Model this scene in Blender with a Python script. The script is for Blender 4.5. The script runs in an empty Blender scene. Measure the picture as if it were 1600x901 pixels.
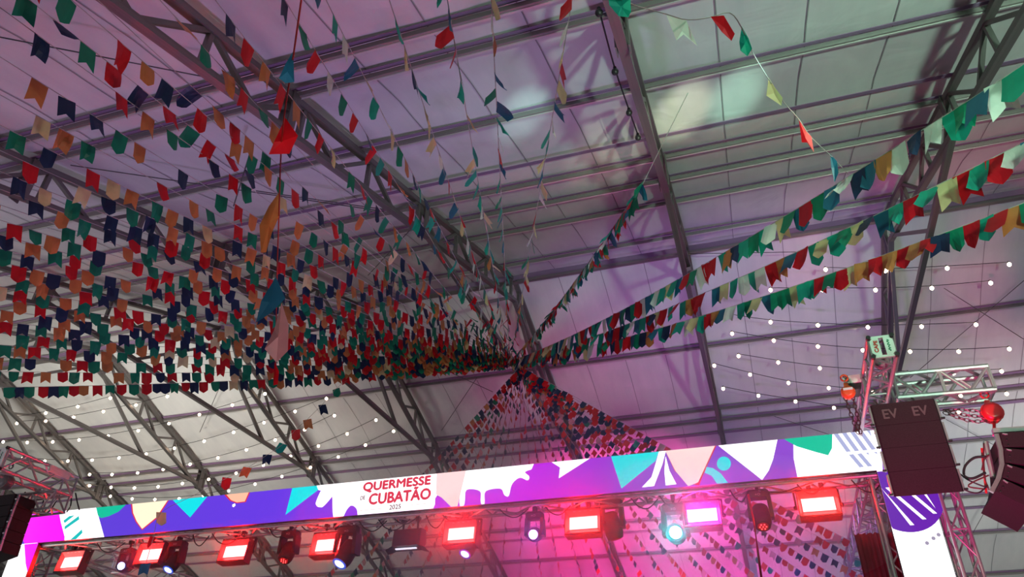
import bpy, math, random
from mathutils import Vector, Matrix
scene = bpy.context.scene
C = scene.collection
rnd = random.Random(7)

# ------------------------------------------------------------------ camera
F_PX, PITCH, ROLL, YAW = 1167.27, math.radians(33.432), math.radians(1.0417), math.radians(-18.524)
CAMZ = 1.6
_f0 = Vector((math.sin(YAW), math.cos(YAW), 0)); _r0 = Vector((math.cos(YAW), -math.sin(YAW), 0)); _u0 = Vector((0, 0, 1))
FW = math.cos(PITCH) * _f0 + math.sin(PITCH) * _u0
_up = -math.sin(PITCH) * _f0 + math.cos(PITCH) * _u0
RT = math.cos(ROLL) * _r0 + math.sin(ROLL) * _up
UP = -math.sin(ROLL) * _r0 + math.cos(ROLL) * _up
cam = bpy.data.cameras.new('camera'); cam_o = bpy.data.objects.new('camera', cam); C.objects.link(cam_o)
cam.sensor_width = 36.0; cam.lens = F_PX / 1600 * 36.0; cam.clip_end = 500
M = Matrix(((RT.x, UP.x, -FW.x, 0), (RT.y, UP.y, -FW.y, 0), (RT.z, UP.z, -FW.z, CAMZ), (0, 0, 0, 1)))
cam_o.matrix_world = M
scene.camera = cam_o

# ------------------------------------------------------------------ world, light, exposure
scene.view_settings.view_transform = 'Standard'
scene.view_settings.look = 'None'
scene.view_settings.exposure = 0.0
scene.view_settings.gamma = 1.0
scene.view_settings.use_curve_mapping = False
world = bpy.data.worlds.new('world'); scene.world = world; world.use_nodes = True
bg = world.node_tree.nodes['Background']
bg.inputs['Color'].default_value = (0.62, 0.60, 0.66, 1); bg.inputs['Strength'].default_value = 0.26
scene.cycles.use_light_tree = True
scene.cycles.volume_bounces = 0
scene.cycles.max_bounces = 6
scene.cycles.sample_clamp_indirect = 6.0
scene.cycles.sample_clamp_direct = 0.0

def spot(name, loc, target, col, power, angle, blend=0.6, radius=0.25):
    l = bpy.data.lights.new(name, 'SPOT'); l.color = col; l.energy = power
    l.spot_size = math.radians(angle); l.spot_blend = blend; l.shadow_soft_size = radius
    o = bpy.data.objects.new(name, l); C.objects.link(o)
    d = Vector(target) - Vector(loc)
    o.location = loc; o.rotation_euler = d.to_track_quat('-Z', 'Y').to_euler()
    return o

# house floods on the floor, stage uplights, front spots and added fills (outside the frame)
spot('flood_left', (-17, 9, 1.0), (-23, 27, 10.5), (1.0, 0.98, 0.86), 11800, 95, 1.0, 2.6)
spot('flood_left_near', (-14, 1, 1.0), (-10, 12, 13), (0.86, 0.78, 1.0), 850, 100, 1.0, 2.0)
spot('flood_right', (9, 16, 1.0), (9.5, 31, 8.5), (0.90, 1.0, 0.90), 7500, 80, 1.0, 2.0)
spot('stage_purple', (-0.5, 14.5, 1.6), (0.5, 21.5, 12), (0.52, 0.26, 0.86), 2900, 88, 1.0, 0.9)
spot('stage_purple_near', (-5, 12.0, 2.0), (-6.5, 5, 11.5), (0.62, 0.41, 0.92), 1200, 105, 1.0, 0.9)
spot('stage_magenta', (-4.2, 13.6, 1.4), (-4.6, 30, 8.8), (1.0, 0.05, 0.42), 60000, 44, 1.0, 0.3)
spot('hub_magenta', (-5.0, 14.0, 1.4), (-5.0, 18.6, 8.0), (1.0, 0.05, 0.30), 1500, 40, 1.0, 0.3)
spot('stage_lavender', (0.2, 13.6, 1.4), (-0.6, 29, 8.2), (0.64, 0.24, 1.0), 11000, 36, 1.0, 0.3)
spot('fill_left_roof', (-21, 5, 1.0), (-17, 12.5, 12), (1.0, 0.97, 0.92), 2600, 80, 1.0, 2.2)  # added fill that brightens the left roof fabric, no known lamp
spot('fill_near_flags', (1.0, -2.0, 2.6), (-1.7, 3.1, 4.9), (1.0, 0.93, 0.86), 260, 24, 0.6, 0.2)  # added fill that brightens the large near flags
spot('pa_magenta', (0.9, 7.2, 1.2), (2.6, 10.6, 4.7), (1.0, 0.05, 0.30), 2600, 42, 0.8, 0.2)
spot('green_wash', (6.5, -1.0, 2.2), (2.6, 9.2, 11.6), (0.62, 1.0, 0.74), 6200, 64, 1.0, 0.35)
spot('green_key', (-1.5, -3.0, 6.5), (2.6, 9.5, 7.0), (0.34, 1.0, 0.56), 1500, 44, 0.8, 0.25)
spot('front_warm', (4.0, -4.0, 3.5), (-9.0, 8.0, 7.6), (1.0, 0.88, 0.84), 1000, 75, 1.0, 0.5)
spot('beam_a', (3.0, 0.5, 1.8), (-0.1, 9.6, 11.4), (0.92, 1.0, 0.66), 9500, 5.0, 0.9, 0.05)
spot('beam_b', (3.2, 0.5, 1.8), (0.80, 9.5, 11.4), (0.50, 1.0, 0.72), 8500, 5.0, 1.0, 0.05)
spot('beam_c', (3.4, 0.3, 1.8), (-2.75, 8.6, 11.1), (0.55, 1.0, 0.86), 6500, 4.4, 1.0, 0.05)
spot('beam_d', (3.6, 0.3, 1.8), (-1.4, 10.3, 11.6), (0.92, 1.0, 0.66), 3600, 8, 1.0, 0.05)

# ------------------------------------------------------------------ helpers
WM = {}
def tag(o, label=None, cat=None, group=None, kind=None):
    if label: o['label'] = label
    if cat: o['category'] = cat
    if group: o['group'] = group
    if kind: o['kind'] = kind
    return o
def put(o, m, parent=None):
    C.objects.link(o)
    if parent is not None:
        o.parent = parent; o.matrix_parent_inverse = WM[parent].inverted()
    o.matrix_basis = m; WM[o] = m
    return o
def thing(name, loc, label=None, cat=None, group=None, kind=None):
    o = bpy.data.objects.new(name, None); o.empty_display_size = 0.2
    put(o, Matrix.Translation(Vector(loc)))
    return tag(o, label, cat, group, kind)
I4 = Matrix.Identity(4)
def raw(name, verts, faces, mat, parent=None, smooth=False, m=I4):
    me = bpy.data.meshes.new(name); me.from_pydata([tuple(v) for v in verts], [], faces); me.update()
    if mat: me.materials.append(mat)
    if smooth:
        for p in me.polygons: p.use_smooth = True
    o = bpy.data.objects.new(name, me); put(o, m, parent)
    return o
def ray(x, y):
    return FW + (x - 800) / F_PX * RT - (y - 450.5) / F_PX * UP
ORG = Vector((0, 0, CAMZ))
def atY(x, y, Y): d = ray(x, y); return ORG + d * (Y / d.y)
def atX(x, y, X): d = ray(x, y); return ORG + d * (X / d.x)
def atZ(x, y, Z): d = ray(x, y); return ORG + d * ((Z - CAMZ) / d.z)
def atD(x, y, D): d = ray(x, y).normalized(); return ORG + d * D

def node_mat(name):
    m = bpy.data.materials.new(name); m.use_nodes = True
    return m, m.node_tree.nodes, m.node_tree.links, m.node_tree.nodes['Principled BSDF']
def plain(name, col, rough=0.5, metal=0.0, noise=0.25, scale=6.0, spec=0.5):
    m, n, l, b = node_mat(name)
    tc = n.new('ShaderNodeTexCoord'); nz = n.new('ShaderNodeTexNoise'); nz.inputs['Scale'].default_value = scale
    nz.inputs['Detail'].default_value = 4
    l.new(tc.outputs['Object'], nz.inputs['Vector'])
    mx = n.new('ShaderNodeMix'); mx.data_type = 'RGBA'
    mx.inputs['A'].default_value = tuple(c * (1 - noise) for c in col) + (1,)
    mx.inputs['B'].default_value = tuple(min(1, c * (1 + noise)) for c in col) + (1,)
    l.new(nz.outputs['Fac'], mx.inputs['Factor']); l.new(mx.outputs['Result'], b.inputs['Base Color'])
    b.inputs['Roughness'].default_value = rough; b.inputs['Metallic'].default_value = metal
    b.inputs['Specular IOR Level'].default_value = spec
    return m
def emit(name, col, strength):
    m, n, l, b = node_mat(name)
    b.inputs['Base Color'].default_value = (0.02, 0.02, 0.02, 1)
    b.inputs['Emission Color'].default_value = tuple(col) + (1,)
    b.inputs['Emission Strength'].default_value = strength
    return m
_paper = {}
def paper(key, col, transl=0.32):
    m, n, l, b = node_mat('paper_' + key)
    tc = n.new('ShaderNodeTexCoord'); nz = n.new('ShaderNodeTexNoise'); nz.inputs['Scale'].default_value = 9
    l.new(tc.outputs['Object'], nz.inputs['Vector'])
    mx = n.new('ShaderNodeMix'); mx.data_type = 'RGBA'
    mx.inputs['A'].default_value = tuple(c * 0.8 for c in col) + (1,)
    mx.inputs['B'].default_value = tuple(min(1, c * 1.15) for c in col) + (1,)
    l.new(nz.outputs['Fac'], mx.inputs['Factor']); l.new(mx.outputs['Result'], b.inputs['Base Color'])
    b.inputs['Roughness'].default_value = 0.42
    tr = n.new('ShaderNodeBsdfTranslucent'); l.new(mx.outputs['Result'], tr.inputs['Color'])
    ms = n.new('ShaderNodeMixShader'); ms.inputs['Fac'].default_value = transl
    l.new(b.outputs['BSDF'], ms.inputs[1]); l.new(tr.outputs['BSDF'], ms.inputs[2])
    l.new(ms.outputs['Shader'], n['Material Output'].inputs['Surface'])
    _paper[key] = m
    return m

# membrane: white PVC with soft creases and stains
def membrane_mat():
    m, n, l, b = node_mat('white_pvc_membrane')
    tc = n.new('ShaderNodeTexCoord')
    mp = n.new('ShaderNodeMapping'); mp.inputs['Scale'].default_value = (1.6, 0.35, 0.35)
    l.new(tc.outputs['Object'], mp.inputs['Vector'])
    n1 = n.new('ShaderNodeTexNoise'); n1.inputs['Scale'].default_value = 1.4; n1.inputs['Detail'].default_value = 6
    n1.inputs['Roughness'].default_value = 0.62
    l.new(mp.outputs['Vector'], n1.inputs['Vector'])
    cr = n.new('ShaderNodeValToRGB'); cr.color_ramp.elements[0].position = 0.3; cr.color_ramp.elements[1].position = 0.7
    cr.color_ramp.elements[0].color = (0.64, 0.64, 0.65, 1); cr.color_ramp.elements[1].color = (0.74, 0.74, 0.73, 1)
    l.new(n1.outputs['Fac'], cr.inputs['Fac']); l.new(cr.outputs['Color'], b.inputs['Base Color'])
    n2 = n.new('ShaderNodeTexNoise'); n2.inputs['Scale'].default_value = 0.9; n2.inputs['Detail'].default_value = 3
    n2.inputs['Distortion'].default_value = 0.8
    l.new(tc.outputs['Object'], n2.inputs['Vector'])
    bp = n.new('ShaderNodeBump'); bp.inputs['Strength'].default_value = 0.22; bp.inputs['Distance'].default_value = 0.16
    l.new(n2.outputs['Fac'], bp.inputs['Height']); l.new(bp.outputs['Normal'], b.inputs['Normal'])
    b.inputs['Roughness'].default_value = 0.42
    return m
MEMB = membrane_mat()
STEEL = plain('galvanised_steel', (0.20, 0.185, 0.18), 0.5, 0.55, 0.3, 3)
STEEL2 = plain('purlin_steel', (0.30, 0.28, 0.27), 0.42, 0.55, 0.35, 2)
LIP = plain('lit_flange_lip', (0.75, 0.75, 0.74), 0.3, 0.5, 0.1, 2)  # paler than the bar: stage light on the flange put into the colour
POCKET = plain('purple_fabric_pocket', (0.26, 0.16, 0.28), 0.8, 0, 0.1, 3)
SEAM = plain('welded_seam', (0.30, 0.29, 0.30), 0.7, 0, 0.1, 3)
ALU = plain('stage_aluminium', (0.52, 0.51, 0.52), 0.46, 0.75, 0.12, 4)
ALUD = plain('dull_aluminium', (0.42, 0.40, 0.41), 0.4, 0.8, 0.2, 4)
CABLE = plain('black_cable', (0.02, 0.02, 0.022), 0.55)
WIRE = plain('thin_steel_wire', (0.13, 0.12, 0.13), 0.5, 0.3)
CORD = plain('pale_cord', (0.45, 0.42, 0.40), 0.8)
BLACK = plain('black_housing', (0.022, 0.02, 0.022), 0.42)
GRILLE = plain('black_grille', (0.03, 0.024, 0.026), 0.85, 0, 0.3, 60, 0.15)
LOGO = plain('grey_logo', (0.10, 0.085, 0.085), 0.5)
MARK = plain('pale_mark', (0.75, 0.75, 0.78), 0.5)
PLATE = plain('white_end_plate', (0.70, 0.75, 0.70), 0.45)
REDP = plain('red_hoist_paint', (0.62, 0.02, 0.03), 0.35)
ORNP = plain('orange_hoist_paint', (0.85, 0.10, 0.03), 0.35)
GREYP = plain('grey_hoist_paint', (0.16, 0.15, 0.15), 0.4)
CHAIN = plain('chain_steel', (0.16, 0.12, 0.11), 0.4, 0.7)
REDINK = plain('red_ink', (0.65, 0.04, 0.03), 0.6)
GRNINK = plain('green_ink', (0.02, 0.25, 0.13), 0.6)
CONC = plain('floor_concrete', (0.16, 0.15, 0.15), 0.8, 0, 0.3, 1)
BULB = emit('bulb_glow', (1.0, 0.72, 0.50), 14.0)
for k, c in dict(green=(0.005, 0.26, 0.145), red=(0.66, 0.008, 0.018), navy=(0.012, 0.035, 0.10), orange=(0.62, 0.235, 0.075),
                 cream=(0.78, 0.68, 0.36), white=(0.80, 0.82, 0.78), blue=(0.02, 0.16, 0.27), teal=(0.01, 0.42, 0.30), pink=(0.65, 0.36, 0.36)).items():
    paper(k, c)

# shared unit shapes, one mesh for each material
_unit = {}
def unit_mesh(kind, mat):
    key = (kind, mat.name)
    if key in _unit: return _unit[key]
    if kind == 'box':
        v = [(x, y, z) for x in (-.5, .5) for y in (-.5, .5) for z in (-.5, .5)]
        f = [(0, 1, 3, 2), (4, 6, 7, 5), (0, 4, 5, 1), (2, 3, 7, 6), (0, 2, 6, 4), (1, 5, 7, 3)]
        sm = False
    elif kind == 'cyl':
        n = 8; v = []
        for z in (-.5, .5):
            for i in range(n): a = 2 * math.pi * i / n; v.append((.5 * math.cos(a), .5 * math.sin(a), z))
        f = [(i, (i + 1) % n, n + (i + 1) % n, n + i) for i in range(n)] + [tuple(range(n - 1, -1, -1)), tuple(range(n, 2 * n))]
        sm = False
    elif kind == 'ball':
        n, r = 10, 6; v = [(0, 0, -.5)]; f = []
        for j in range(1, r):
            t = math.pi * j / r
            for i in range(n): a = 2 * math.pi * i / n; v.append((.5 * math.sin(t) * math.cos(a), .5 * math.sin(t) * math.sin(a), -.5 * math.cos(t)))
        v.append((0, 0, .5)); top = len(v) - 1
        for i in range(n): f.append((0, 1 + (i + 1) % n, 1 + i)); f.append((top, top - n + i, top - n + (i + 1) % n))
        for j in range(r - 2):
            for i in range(n): a = 1 + j * n + i; b_ = 1 + j * n + (i + 1) % n; f.append((a, b_, b_ + n, a + n))
        sm = True
    me = bpy.data.meshes.new(kind + '_' + mat.name); me.from_pydata(v, [], f); me.update(); me.materials.append(mat)
    if sm:
        for p in me.polygons: p.use_smooth = True
    _unit[key] = me
    return me
def frame(p0, p1, side=None):
    p0, p1 = Vector(p0), Vector(p1); z = (p1 - p0); L = z.length; z = z / L
    s = Vector(side) if side else (Vector((1, 0, 0)) if abs(z.x) < .9 else Vector((0, 1, 0)))
    y = z.cross(s); y.normalize(); x = y.cross(z)
    return (p0 + p1) / 2, x, y, z, L
def mat4(o, x, y, z): return Matrix(((x.x, y.x, z.x, o.x), (x.y, y.y, z.y, o.y), (x.z, y.z, z.z, o.z), (0, 0, 0, 1)))
def beam(name, p0, p1, w, h, mat, parent, side=None, kind='box'):
    o, x, y, z, L = frame(p0, p1, side)
    ob = bpy.data.objects.new(name, unit_mesh(kind, mat))
    return put(ob, mat4(o, x * w, y * h, z * L), parent)
def tube(name, p0, p1, r, mat, parent): return beam(name, p0, p1, 2 * r, 2 * r, mat, parent, kind='cyl')
def box(name, c, size, mat, parent, rot=None):
    m = Matrix.Translation(Vector(c)) @ (rot.to_4x4() if rot else I4) @ Matrix.Diagonal((size[0], size[1], size[2], 1))
    return put(bpy.data.objects.new(name, unit_mesh('box', mat)), m, parent)
def ball(name, c, size, mat, parent):
    m = Matrix.Translation(Vector(c)) @ Matrix.Diagonal((size[0], size[1], size[2], 1))
    return put(bpy.data.objects.new(name, unit_mesh('ball', mat)), m, parent)
def sweep(name, pts, r, mat, parent, n=5):
    pts = [Vector(p) for p in pts]; v = []; f = []
    for i, p in enumerate(pts):
        t = (pts[min(i + 1, len(pts) - 1)] - pts[max(i - 1, 0)]).normalized()
        s = t.cross(Vector((0, 0, 1)))
        if s.length < 1e-3: s = Vector((1, 0, 0))
        s.normalize(); u = s.cross(t)
        for k in range(n): a = 2 * math.pi * k / n; v.append(p + r * (math.cos(a) * s + math.sin(a) * u))
    for i in range(len(pts) - 1):
        for k in range(n): f.append((i * n + k, i * n + (k + 1) % n, (i + 1) * n + (k + 1) % n, (i + 1) * n + k))
    f.append(tuple(range(n - 1, -1, -1))); f.append(tuple((len(pts) - 1) * n + k for k in range(n)))
    return raw(name, v, f, mat, parent, True)
def spline(pts, n=8):
    pts = [Vector(p) for p in pts]; out = []
    P = [pts[0] * 2 - pts[1]] + pts + [pts[-1] * 2 - pts[-2]]
    for i in range(1, len(P) - 2):
        a, b, c, d = P[i - 1:i + 3]
        for k in range(n):
            t = k / n
            out.append(.5 * ((2 * b) + (c - a) * t + (2 * a - 5 * b + 4 * c - d) * t * t + (3 * b - a - 3 * c + d) * t ** 3))
    out.append(pts[-1])
    return out
def loft(name, rings, mat, parent, smooth=False, caps=True):
    n = len(rings[0]); v = [p for r in rings for p in r]; f = []
    for i in range(len(rings) - 1):
        for k in range(n): f.append((i * n + k, i * n + (k + 1) % n, (i + 1) * n + (k + 1) % n, (i + 1) * n + k))
    if caps: f.append(tuple(range(n - 1, -1, -1))); f.append(tuple((len(rings) - 1) * n + k for k in range(n)))
    return raw(name, v, f, mat, parent, smooth)
def text_mesh(name, body, mat, parent, corner, ux, uy, width, height, bold=0.0):
    cu = bpy.data.curves.new(name, 'FONT'); cu.body = body; cu.size = 1; cu.resolution_u = 3; cu.fill_mode = 'FRONT'
    t = bpy.data.objects.new(name, cu); C.objects.link(t)
    dg = bpy.context.evaluated_depsgraph_get()
    me = bpy.data.meshes.new_from_object(t.evaluated_get(dg)); bpy.data.objects.remove(t); me.name = name
    xs = [v.co.x for v in me.vertices]; ys = [v.co.y for v in me.vertices]
    x0, x1, y0, y1 = min(xs), max(xs), min(ys), max(ys)
    ux, uy, corner = Vector(ux).normalized(), Vector(uy).normalized(), Vector(corner)
    for v in me.vertices:
        v.co = corner + ux * ((v.co.x - x0) / (x1 - x0) * width) + uy * ((v.co.y - y0) / (y1 - y0) * height)
    if bold:
        vs = [v.co.copy() for v in me.vertices]; fs = [tuple(p.vertices) for p in me.polygons]; V = []; FF = []
        for k, (a, b) in enumerate(((0, 0), (1, 0), (-1, 0), (0, 1), (0, -1))):
            base = len(V); V += [tuple(c + ux * (a * bold) + uy * (b * bold) + ux.cross(uy) * (k * .0006)) for c in vs]; FF += [tuple(i + base for i in f) for f in fs]
        me = bpy.data.meshes.new(name); me.from_pydata(V, [], FF); me.update()
    me.materials.clear(); me.materials.append(mat)
    return put(bpy.data.objects.new(name, me), I4, parent)

# ------------------------------------------------------------------ the tent
YR, ZR, TS = 17.26, 12.46 + CAMZ, math.tan(math.radians(18.73))
def roofz(Y): return ZR - abs(YR - Y) * TS
TX = [-40.7 + 5 * k for k in range(11)]               # truss planes, ..., -10.7, -5.7, -0.7, 4.3, 9.3
Y0, Y1 = -9.0, 44.0
NEARP = [-3.5, -0.6, 2.3, 5.75, 6.4, 8.4, 11.1, 12.2, 13.5, 15.9]
FARP = [20.8, 23.45, 23.98, 26.1, 28.9, 31.0, 33.6, 36.5, 39.5, 42.5]
fl = raw('floor', [(-60, -25, 0), (30, -25, 0), (30, 60, 0), (-60, 60, 0), (-60, -25, -.3), (30, -25, -.3), (30, 60, -.3), (-60, 60, -.3)],
         [(0, 1, 2, 3), (7, 6, 5, 4), (0, 4, 5, 1), (1, 5, 6, 2), (2, 6, 7, 3), (3, 7, 4, 0)], CONC)
tag(fl, 'dark concrete floor of the event tent', 'floor', kind='structure')
ceil = thing('ceiling', (0, YR, 0), 'white fabric tent roof sloping down on both sides of the ridge', 'roof', kind='structure')
bays = [(TX[i], TX[i + 1]) for i in range(len(TX) - 1)] + [(9.3, 14.3)]
for bi, (xa, xb) in enumerate(bays):
    for side in (-1, 1):
        ylist = []
        stops = sorted([Y0] + NEARP + [YR]) if side < 0 else sorted([YR] + FARP + [Y1])
        for a, b in zip(stops[:-1], stops[1:]):
            n = max(2, int((b - a) / 0.5))
            for k in range(n): ylist.append((a + (b - a) * k / n, math.sin(math.pi * k / n) * min(.10, .035 * (b - a))))
        ylist.append((stops[-1], 0))
        NX = 9; v = []; f = []
        for (Y, sg) in ylist:
            for i in range(NX):
                t = i / (NX - 1)
                # fabric bellies up a little between purlins and hangs between the trusses
                dz = sg * (0.5 + 0.5 * math.sin(math.pi * t)) - 0.05 * math.sin(math.pi * t) + 0.012 * math.sin(Y * 7.3 + bi * 2 + 9 * t)
                v.append((xa + (xb - xa) * t, Y, roofz(Y) + dz))
        for j in range(len(ylist) - 1):
            for i in range(NX - 1): f.append((j * NX + i, j * NX + i + 1, (j + 1) * NX + i + 1, (j + 1) * NX + i))
        pn = raw('membrane_panel', v, f, MEMB, ceil, True)
        if -20 < xa < 5:
            for q in (0.25, 0.5, 0.75):
                sv = []; sf = []
                for (Y, sg) in ylist:
                    if Y < 1.5 or Y > 34: continue
                    for dx in (-.009, .009):
                        t = q + dx / 5
                        dz = sg * (0.5 + 0.5 * math.sin(math.pi * t)) - 0.05 * math.sin(math.pi * t) + 0.012 * math.sin(Y * 7.3 + bi * 2 + 9 * t)
                        sv.append((xa + 5 * t, Y, roofz(Y) + dz - .012))
                sf = [(2 * k, 2 * k + 1, 2 * k + 3, 2 * k + 2) for k in range(len(sv) // 2 - 1)]
                raw('seam', sv, sf, SEAM, pn)

# purlins: a steel bar, a flange lip with its lit highlight painted in and the purple pocket that ties the fabric to it
def purlin(Y, label, band=False):
    xa, xb = TX[0] - 1, 14.3
    z = roofz(Y); s = 1 if Y < YR else -1
    nrm = Vector((0, -s * math.sin(math.radians(18.73)), math.cos(math.radians(18.73)))); tan = Vector((0, math.cos(math.radians(18.73)), s * math.sin(math.radians(18.73))))
    if band:
        o = beam('fabric_strap', Vector((xa, Y, z)) - nrm * .07, Vector((xb, Y, z)) - nrm * .07, .12, .012, POCKET, None, tan)
        return tag(o, label, 'fabric strap', 'purple straps under the roof fabric')
    r = thing('purlin', (xa, Y, z), label, 'purlin', 'roof purlins')
    c = Vector((0, Y, z)) - nrm * .125
    beam('bar', c + Vector((xa, 0, 0)), c + Vector((xb, 0, 0)), .06, .07, STEEL2, r, tan)
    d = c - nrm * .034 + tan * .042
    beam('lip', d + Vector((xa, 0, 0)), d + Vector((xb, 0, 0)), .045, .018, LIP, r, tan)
    d = Vector((0, Y, z)) - nrm * .07 - tan * .07
    beam('fabric_pocket', d + Vector((xa, 0, 0)), d + Vector((xb, 0, 0)), .085, .012, POCKET, r, tan)
order = ['first', 'second', 'third', 'fourth', 'fifth', 'sixth', 'seventh', 'eighth', 'ninth', 'tenth']
for i, Y in enumerate(reversed(NEARP)):
    purlin(Y, 'grey steel purlin on the near roof slope, %s below the ridge' % order[i])
for i, Y in enumerate(FARP):
    purlin(Y, 'grey steel purlin on the far roof slope above the stage, %s below the ridge' % order[i])
purlin(10.3, 'purple fabric strap across the near roof slope', True)
purlin(24.6, 'purple fabric strap across the far roof slope above the screen', True)
purlin(29.6, 'purple fabric strap low on the far roof slope', True)
rb = thing('ridge_beam', (TX[0], YR, ZR), 'long steel ridge beam along the top of the tent', 'beam')
beam('bar', (TX[0] - 1, YR, ZR - .22), (14.3, YR, ZR - .22), .12, .12, STEEL2, rb)
rv = raw('fabric_valance', [(TX[0] - 1 + i * .5, YR - .32 + (.03 * math.sin(i * 1.7)), ZR - .20 - .05 * math.sin(i * 2.3) ** 2 - (0.0 if k else 0.16)) for i in range(112) for k in (0, 1)],
         [(2 * i, 2 * i + 2, 2 * i + 3, 2 * i + 1) for i in range(111)], POCKET, rb, True)

# lattice roof trusses with a horizontal tie
TDEPTH = 0.68
side_words = {-40.7: 'eighth to the left of', -35.7: 'seventh to the left of', -30.7: 'sixth to the left of', -25.7: 'fifth to the left of', -20.7: 'fourth to the left of',
              -15.7: 'third to the left of', -10.7: 'second to the left of', -5.7: 'x', -0.7: 'centre', 4.3: 'next right of', 9.3: 'second to the right of'}
TIEZ = 9.58 + CAMZ
for X in TX:
    X = round(X, 1)
    lab = ('grey steel lattice roof truss beside the unlit bulb cable' if X == -0.7 else 'grey lattice roof truss directly over the bunting hub' if X == -5.7 else
           'grey lattice roof truss, ' + side_words[X] + ' the one with the unlit cable')
    r = thing('roof_truss', (X, YR, 0), lab, 'roof truss', 'lattice roof trusses')
    nv = math.radians(18.73)
    for s in (-1, 1):
        ye = -4.0 if s < 0 else 36.0
        def pt(Y, dep): return Vector((X, Y, roofz(Y) - .20 - dep))
        beam('top_chord', pt(YR, 0), pt(ye, 0), .13, .10, STEEL, r, (1, 0, 0))
        beam('bottom_chord', pt(YR, TDEPTH), pt(ye, TDEPTH), .13, .10, STEEL, r, (1, 0, 0))
        step = 1.02; k = 0; Y = YR + s * .35
        vis_end = 1.5 if s < 0 else 33
        while (Y - vis_end) * s < 0:
            if k % 2 == 0:
                beam('web_post', pt(Y, 0), pt(Y, TDEPTH), .075, .075, STEEL, r, (1, 0, 0))
                beam('web_diagonal', pt(Y, 0), pt(Y + s * step, TDEPTH), .07, .07, STEEL, r, (1, 0, 0))
            else:
                beam('web_diagonal', pt(Y, TDEPTH), pt(Y + s * step, 0), .07, .07, STEEL, r, (1, 0, 0))
            Y += s * step; k += 1
        # bolted joint plates
        for yj in ((11.05, 6.4) if s < 0 else (23.47, 28.3)):
            for dx in (-.085, .085):
                a = pt(yj, -.05); b = pt(yj, TDEPTH + .08)
                beam('joint_plate', a + Vector((dx, 0, 0)), b + Vector((dx, 0, 0)), .02, .17, STEEL, r, (1, 0, 0))
    beam('tie', (X, 11.05, TIEZ), (X, 23.47, TIEZ), .11, .11, STEEL, r, (1, 0, 0))
    for s in (-1, 1):
        beam('strut', (X, YR + s * .2, ZR - .2 - TDEPTH), (X, YR + s * 3.1, TIEZ), .09, .09, STEEL, r, (1, 0, 0))

# thin bracing cables across the bays of both slopes
def wire(a, b, label, group='thin bracing wires'):
    o = sweep('bracing_wire', [a, b], .012, WIRE, None, 4); tag(o, label, 'wire', group)
def nearp(x, y, drop=.35, s=1):
    d = ray(x, y); zr = ZR - CAMZ - drop; k = (zr - s * YR * TS) / (d.z - s * d.y * TS); return ORG + d * k
for (a, b, s, lb) in [((0, 58), (330, 122), 1, 'thin dark wire crossing the upper left of the roof'), ((110, 258), (600, 330), 1, 'thin dark wire crossing the roof behind the left bunting'),
                   ((400, 45 + 225 + 28), (620, 330), 1, 'thin dark wire running to the node of the lattice truss'),
                   ((640, 360), (575, 430), 1, 'short thin wire slanting down from the truss node'),
                   ((395, 225), (365, 322), 1, 'thin steep wire beside the large red pennant'),
                   ((1600, 438), (1422, 590), -1, 'thin wire rising to the right above the speaker tower'), ((1475, 450), (1600, 530), -1, 'thin wire falling to the right above the speaker tower'),
                   ((1600, 690), (1510, 850), -1, 'thin wire slanting beside the right speakers'), ((1478, 655), (1600, 720), -1, 'thin wire behind the curved speaker array'),
                   ((745, 590), (690, 672), -1, 'thin wire slanting left of the bunting hub'), ((690, 575), (770, 612), -1, 'thin wire slanting under the bunting hub'),
                   ((343, 605), (312, 675), -1, 'thin steep wire in the lower left roof bay'), ((1300, 740 - 60), (1210, 650), -1, 'thin wire on the purple roof slope')]:
    wire(nearp(*a, s=s), nearp(*b, s=s), lb)

# ------------------------------------------------------------------ festoon lights on the far slope
def festoon(pix, label, lit=True, s=-1, drop=.75, group='festoon light strings'):
    pts = [nearp(x, y, drop, s) for x, y in pix]
    r = thing('festoon_light_string', pts[0], label, 'string lights', group)
    sweep('cable', spline([p + Vector((0, 0, .075)) for p in pts], 3), .011, CABLE, r, 4)
    for p in pts:
        so = tube('socket', p + Vector((0, 0, .09)), p + Vector((0, 0, .025)), .024, CABLE, r)
        ball('bulb', p, (.10, .10, .11), BULB if lit else BLACK, r)
Z2 = lambda L: [(x / 2, 580 + y / 2) for x, y in L]
festoon(Z2([(345, 83), (243, 110), (143, 130), (50, 147)]), 'short festoon string of warm bulbs highest at the lower left')
festoon(Z2([(523, 78), (425, 105), (323, 125), (230, 143), (143, 155), (53, 162)]), 'festoon string of six warm bulbs, second highest at the left')
festoon(Z2([(828, 70), (726, 105), (623, 135), (528, 163), (432, 185), (338, 202), (247, 214), (165, 220), (85, 222), (10, 220)]), 'festoon string of ten warm bulbs, third from the top at the left')
festoon(Z2([(1020, 85), (922, 125), (825, 160), (730, 190), (638, 218), (545, 240), (457, 258), (372, 270), (288, 277), (212, 280), (140, 280), (70, 272)]), 'long festoon string of twelve bulbs ending above the left end plate truss')
festoon(Z2([(1045, 138), (952, 182), (860, 214), (770, 245), (681, 270), (594, 290), (510, 306), (430, 317), (350, 322), (280, 322)]), 'festoon string of ten bulbs, third from the bottom at the left')
festoon(Z2([(1175, 152), (1085, 195), (995, 233), (908, 265), (823, 293), (738, 318), (652, 337), (570, 350), (494, 360), (420, 364), (347, 362), (280, 357)]), 'festoon string of twelve bulbs, second from the bottom at the left')
festoon(Z2([(1230, 187), (1142, 230), (1057, 267), (970, 300), (881, 328), (797, 352), (715, 373), (636, 388), (560, 397), (484, 400), (413, 398), (345, 390), (287, 380)]), 'lowest festoon string at the left, just above the screen')
festoon([(1290, 421), (1383, 423), (1480, 419), (1577, 413)], 'highest festoon string at the right under the bunting')
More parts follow.
